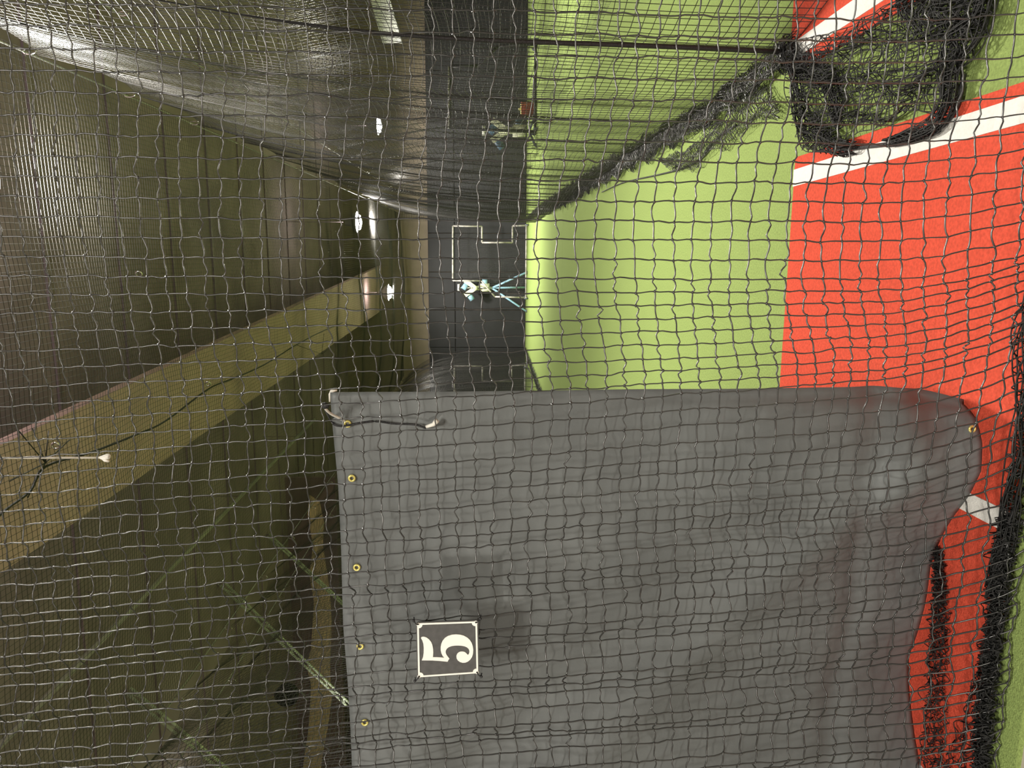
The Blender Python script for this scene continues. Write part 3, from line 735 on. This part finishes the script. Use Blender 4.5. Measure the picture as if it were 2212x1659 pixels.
# ------------------------------------------------------------------ pitching machines
def machine(hub, foot_pts, label, legmat, motormat, headscale=1.0, turn=0.0):
    hub = np.array(hub, float); s = headscale
    t = empty('pitching_machine', (hub[0], hub[1], 0)); tag(t, label, 'pitching machine', 'pitching machines')
    add = lambda mb, n, mt: child_of(mb.build(n, mt, smooth=True), t)
    apex = hub - np.array([0, 0, 0.42 * s])
    for p in foot_pts:
        p = np.array(p, float)
        add(MB().tube([apex, p + np.array([0, 0, 0.034])], 0.030, 8), 'tripod_leg', legmat)
        add(MB().cyl(p, p + np.array([0, 0, 0.03]), 0.05, 10), 'foot_pad', M['rubber'])
    add(MB().cyl(apex - np.array([0, 0, 0.03]), hub, 0.045, 12), 'pivot_post', M['steel'])
    # throwing head: three arms with wheels
    for i, an in enumerate((math.radians(55), math.radians(125), math.radians(270))):
        d = np.array([math.cos(an + turn), 0, math.sin(an + turn)])
        a_, b_ = hub + d * 0.04 * s, hub + d * 0.33 * s
        side = np.cross(d, [0, 1, 0]) * 0.055 * s
        mb = MB(); yv = np.array([0, 0.03, 0])
        vv = [a_ - side - yv, a_ + side - yv, b_ + side - yv, b_ - side - yv, a_ - side + yv, a_ + side + yv, b_ + side + yv, b_ - side + yv]
        mb.add(vv, [(0, 3, 2, 1), (4, 5, 6, 7), (0, 1, 5, 4), (1, 2, 6, 5), (2, 3, 7, 6), (3, 0, 4, 7)])
        child_of(mb.build('arm', M['cream']), t)
        wc_ = hub + d * 0.19 * s + np.array([0, 0.12, 0])
        axs = np.cross(d, [0, 1, 0])
        w = child_of(MB().torus(wc_, 0.085 * s, 0.035 * s, axs, 16, 8).build('wheel', M['rubber'], smooth=True), t)
        rim = MB().cyl(wc_ - axs * 0.02 * s, wc_ + axs * 0.02 * s, 0.065 * s, 14).build('rim', M['cream'], smooth=True)
        child_of(rim, w)
        m0 = hub + d * 0.24 * s + axs * 0.11 * s + np.array([0, 0.10, 0])
        add(MB().cyl(m0 - axs * 0.06 * s, m0 + axs * 0.10 * s, 0.07 * s, 14), 'motor', motormat)
    add(MB().tube([hub + np.array([0, -0.18, 0]), hub + np.array([0, 0.30, 0.02])], 0.06 * s, 12), 'ball_chute', M['cream'])
    add(MB().box(hub + np.array([-0.09, -0.02, -0.36]) * s, hub + np.array([0.11, 0.18, -0.12]) * s), 'control_box', M['cream'])
    add(MB().tube([hub + np.array([0, 0.1, 0.1 * s]), hub + np.array([0, 0.1, 0.42 * s])], 0.02, 8).box(hub + np.array([-0.09, 0.02, 0.40]) * s, hub + np.array([0.09, 0.18, 0.46]) * s), 'ball_feeder', M['ivory'])
    return t
Ym = 23.0
hb = ony(1027, 622, Ym)
feet = [onz(1136, 588, 0), onz(1137, 670, 0), onz(1135, 622, 0)]
feet = [np.array([p[0] * Ym / p[1], Ym + dy, 0.0]) for p, dy in zip(feet, (-0.35, -0.35, 0.4))]
machine(hb, feet, 'pitching machine on a light blue tripod behind the notched screen', M['lightblue'], M['lightblue'], 1.2)
Yr = 18.9
hb2 = ony(1094, 282, Yr)
fx = [ony(1158, y_, Yr) for y_ in (255, 318, 285)]
machine(hb2, [np.array([p[0], Yr + d_, 0.0]) for p, d_ in zip(fx, (-0.3, -0.3, 0.4))], 'pitching machine with dusty blue motors behind the dark padded screen', M['rubber'], M['blue'], 1.3)
# red ball bucket beside it
bk = ony(1158, 236, Yr); bk[2] = 0
bkt = empty('ball_bucket', tuple(bk)); tag(bkt, 'red bucket of balls on the turf beside the dusty blue machine', 'bucket')
k = 18
prof = [(0.0, 0.0), (0.15, 0.0), (0.185, 0.36), (0.195, 0.37), (0.175, 0.36), (0.145, 0.02), (0, 0.02)]
vb_ = [(r_ * math.cos(2 * math.pi * a / k), r_ * math.sin(2 * math.pi * a / k), z) for r_, z in prof for a in range(k)]
fb_ = [(i * k + a, i * k + (a + 1) % k, (i + 1) * k + (a + 1) % k, (i + 1) * k + a) for i in range(len(prof) - 1) for a in range(k)]
MB().add(vb_, fb_).build('bucket_shell', M['red'], bkt, True)
MB().torus((0, 0, 0.3), 0.182, 0.008, (0, 0, 1), 18, 6).build('rim_band', M['red'], bkt, True)
for i in range(7):
    a = 2 * math.pi * i / 6
    o = MB().sphere((bk[0] + (0.1 * math.cos(a) if i < 6 else 0), bk[1] + (0.1 * math.sin(a) if i < 6 else 0), 0.3475 if i < 6 else 0.400), 0.037, 10, 6).build('ball', M['ball'], smooth=True)
    tag(o, 'yellow ball lying in the red bucket', 'ball', 'balls in the red bucket')
MB().cyl((0, 0, 0.02), (0, 0, 0.31), 0.15, 18, 0.172).build('ball_fill', M['ball'], bkt, True)

# ------------------------------------------------------------------ things up in the roof
# black ridge rope holding up the overhead net
def on_top(x, y, lift=0.006):
    """where the view through a photo pixel meets the overhead net"""
    p = onz(x, y, 3.8)
    for _ in range(4):
        z = float(top_surf(np.array(p[0] - XL), np.array(p[1] - 1.5))[2]) + lift
        p = onz(x, y, z)
    return p
rp = [on_top(x, y) for x, y in ((-60, 1190), (0, 1112), (64, 1062), (98, 1008), (200, 976), (294, 939), (358, 909), (449, 841), (500, 819), (567, 790), (635, 748), (689, 719), (740, 697))]
rr = empty('ridge_rope', tuple(rp[3])); tag(rr, 'black rope looping under the tan beam and carrying the overhead net', 'rope')
child_of(MB().tube(hermite(rp, 5), 0.008, 6).build('rope', M['rope'], smooth=True), rr)
for (x, y) in ((449, 829), (120, 963), (300, 592)):
    p = on_top(x, y)
    child_of(MB().torus(p, 0.022, 0.006, (0.4, 1, 0.2), 12, 6).build('snap_clip', M['chrome'], smooth=True), rr)
# small rope cradles gathering the net into the beam rope
for (x, y), dirs in (((98, 1000), ((40, 930), (70, 925), (105, 930), (150, 950), (60, 1075), (20, 1040))), ((695, 765), ((640, 745), (715, 750), (700, 720)))):
    c = on_top(x, y)
    for (x2, y2) in dirs:
        child_of(MB().tube([c, on_top(x2, y2, 0.0)], 0.0035, 5).build('gather_line', M['rope'], smooth=True), rr)
# conduit along the ceiling
cz = 5.0
cp0, cp1 = onz(24, 1585, cz), onz(577, 1012, cz)
d_ = (cp1 - cp0)
cdt = tag(MB().tube([cp0 - d_ * 0.25, cp1 + d_ * 0.5], 0.03, 8).build('ceiling_conduit', M['conduit'], smooth=True), 'thin grey conduit running along the ceiling past the tan beam', 'pipe')
for t_ in (-0.1, 0.35, 0.8, 1.3):
    p = cp0 + d_ * t_
    child_of(MB().cyl(p, np.array([p[0], p[1], ZC]), 0.006, 6).build('hanger_strap', M['purlin']), cdt)
# pale green knee braces on the far side
for i, ((x0, y0, x1, y1), Yd, lab) in enumerate((((275, 1490, 560, 1725), 8.6, 'pale green steel brace nearest the walkway'), ((487, 1268, 752, 1522), 11.8, 'pale green steel brace standing between the two other braces'), ((552, 1130, 742, 1305), 14.5, 'thin pale green steel brace deepest in the hall'))):
    a, b = ony(x0, y0, Yd), ony(x1, y1, Yd)
    t = empty('knee_brace', tuple(a)); tag(t, lab, 'brace', 'pale green roof braces')
    w = 0.045 if i < 2 else 0.03
    dd = (b - a) / np.linalg.norm(b - a)
    if a[2] > ZC - 0.06: a = a + dd * ((a[2] - ZC + 0.06) / -dd[2])
    ex = min(0.25, (ZC - 0.05 - a[2]) / -dd[2]); nn = np.cross(dd, [0, 1, 0])
    for s_ in (-1, 1):
        child_of(MB().tube([a + nn * w * s_ - dd * ex, b + nn * w * s_ * 0.8], 0.020, 6).build('chord_bar', M['palegreen'], smooth=True), t)
    n = 14
    zig = [a + (b - a) * (j / n) + nn * w * (1 if j % 2 else -1) for j in range(n + 1)]
    child_of(MB().tube(zig, 0.010, 5).build('lacing_bar', M['palegreen']), t)
    child_of(MB().tube([a - dd * ex * 0.8, np.array([a[0], Yd, ZC])], 0.02, 6).build('hanger', M['purlin']), t)
# ragged plywood bulkhead
Yd = 16.0
up_ = [(655, 1650), (668, 1560), (672, 1480), (662, 1440), (672, 1400), (678, 1300), (668, 1240), (676, 1180), (664, 1110), (668, 1070), (690, 1085), (699, 1130), (697, 1180), (712, 1280), (716, 1350), (712, 1450), (716, 1510), (708, 1570), (695, 1640), (690, 1700), (655, 1700)]
pl = [ony(x, y, Yd) for x, y in up_]; n = len(pl)
v = [p for p in pl] + [p + np.array([0, 0.04, 0]) for p in pl]
tri = tessellate_polygon([[Vector((p[0], p[2], 0)) for p in pl]])
f = [tuple(t_) for t_ in tri] + [tuple(n + i for i in t_)[::-1] for t_ in tri] + [(i, (i + 1) % n, n + (i + 1) % n, n + i) for i in range(n)]
bh = empty('roof_bulkhead', tuple(pl[5])); tag(bh, 'ragged strip of bare plywood under the roof above the curtain', 'bulkhead')
child_of(link_mesh('plywood_strip', v, f, M['wood']), bh)
zlo = min(p[2] for p in pl)
child_of(MB().box((pl[0][0] - 1, Yd + 0.039, zlo - 0.2), (pl[9][0] + 0.4, Yd + 0.12, ZC)).build('backing_board', M['sidewall']), bh)
# dark round fan
fc = ony(620, 1500, 13.0)
fn = empty('round_fixture', tuple(fc)); tag(fn, 'dark round fixture hanging in the roof in front of the plywood strip', 'fixture')
child_of(MB().cyl(fc + np.array([0, -0.06, 0]), fc + np.array([0, 0.06, 0]), 0.21, 24).build('drum', M['darkround']), fn)
child_of(MB().torus(fc + np.array([0, -0.06, 0]), 0.205, 0.02, (0, 1, 0), 24, 6).build('rim', M['darkround'], smooth=True), fn)
child_of(MB().cyl(fc + np.array([0, 0, 0.2]), np.array([fc[0], fc[1], ZC]), 0.012, 6).build('hanger_rod', M['purlin']), fn)
# white slanting panel over the next lane
pa = [ony(800, 0, 20.5), ony(841, 0, 20.5), ony(868, 92, 21.5), ony(826, 92, 21.5)]
dn = (pa[0] - pa[3]) * 1.2
pa[0] = pa[0] + dn; pa[1] = pa[1] + dn
v = pa + [p + np.array([0, 0.08, 0]) for p in pa]
wp = link_mesh('wall_board', v, [(0, 1, 2, 3), (7, 6, 5, 4), (0, 4, 5, 1), (1, 5, 6, 2), (2, 6, 7, 3), (3, 7, 4, 0)], M['white'])
tag(wp, 'white slanting board high over the next lane', 'board')
for p in (pa[0] * 0.9 + pa[3] * 0.1, pa[0] * 0.1 + pa[3] * 0.9):          # rods carrying it from the ceiling
    p = p + np.array([0, 0.04, -0.01])
    child_of(MB().cyl(p, np.array([p[0], p[1], ZC]), 0.008, 6).build('hanger_rod', M['purlin']), wp)
a, b = ony(863, 233, YW - 0.015), ony(908, 236, YW - 0.015)
tag(MB().tube([a, b], 0.02, 8).build('wall_pipe', M['conduit'], smooth=True), 'short pale upright pipe on the tan wall of the next lane', 'pipe')
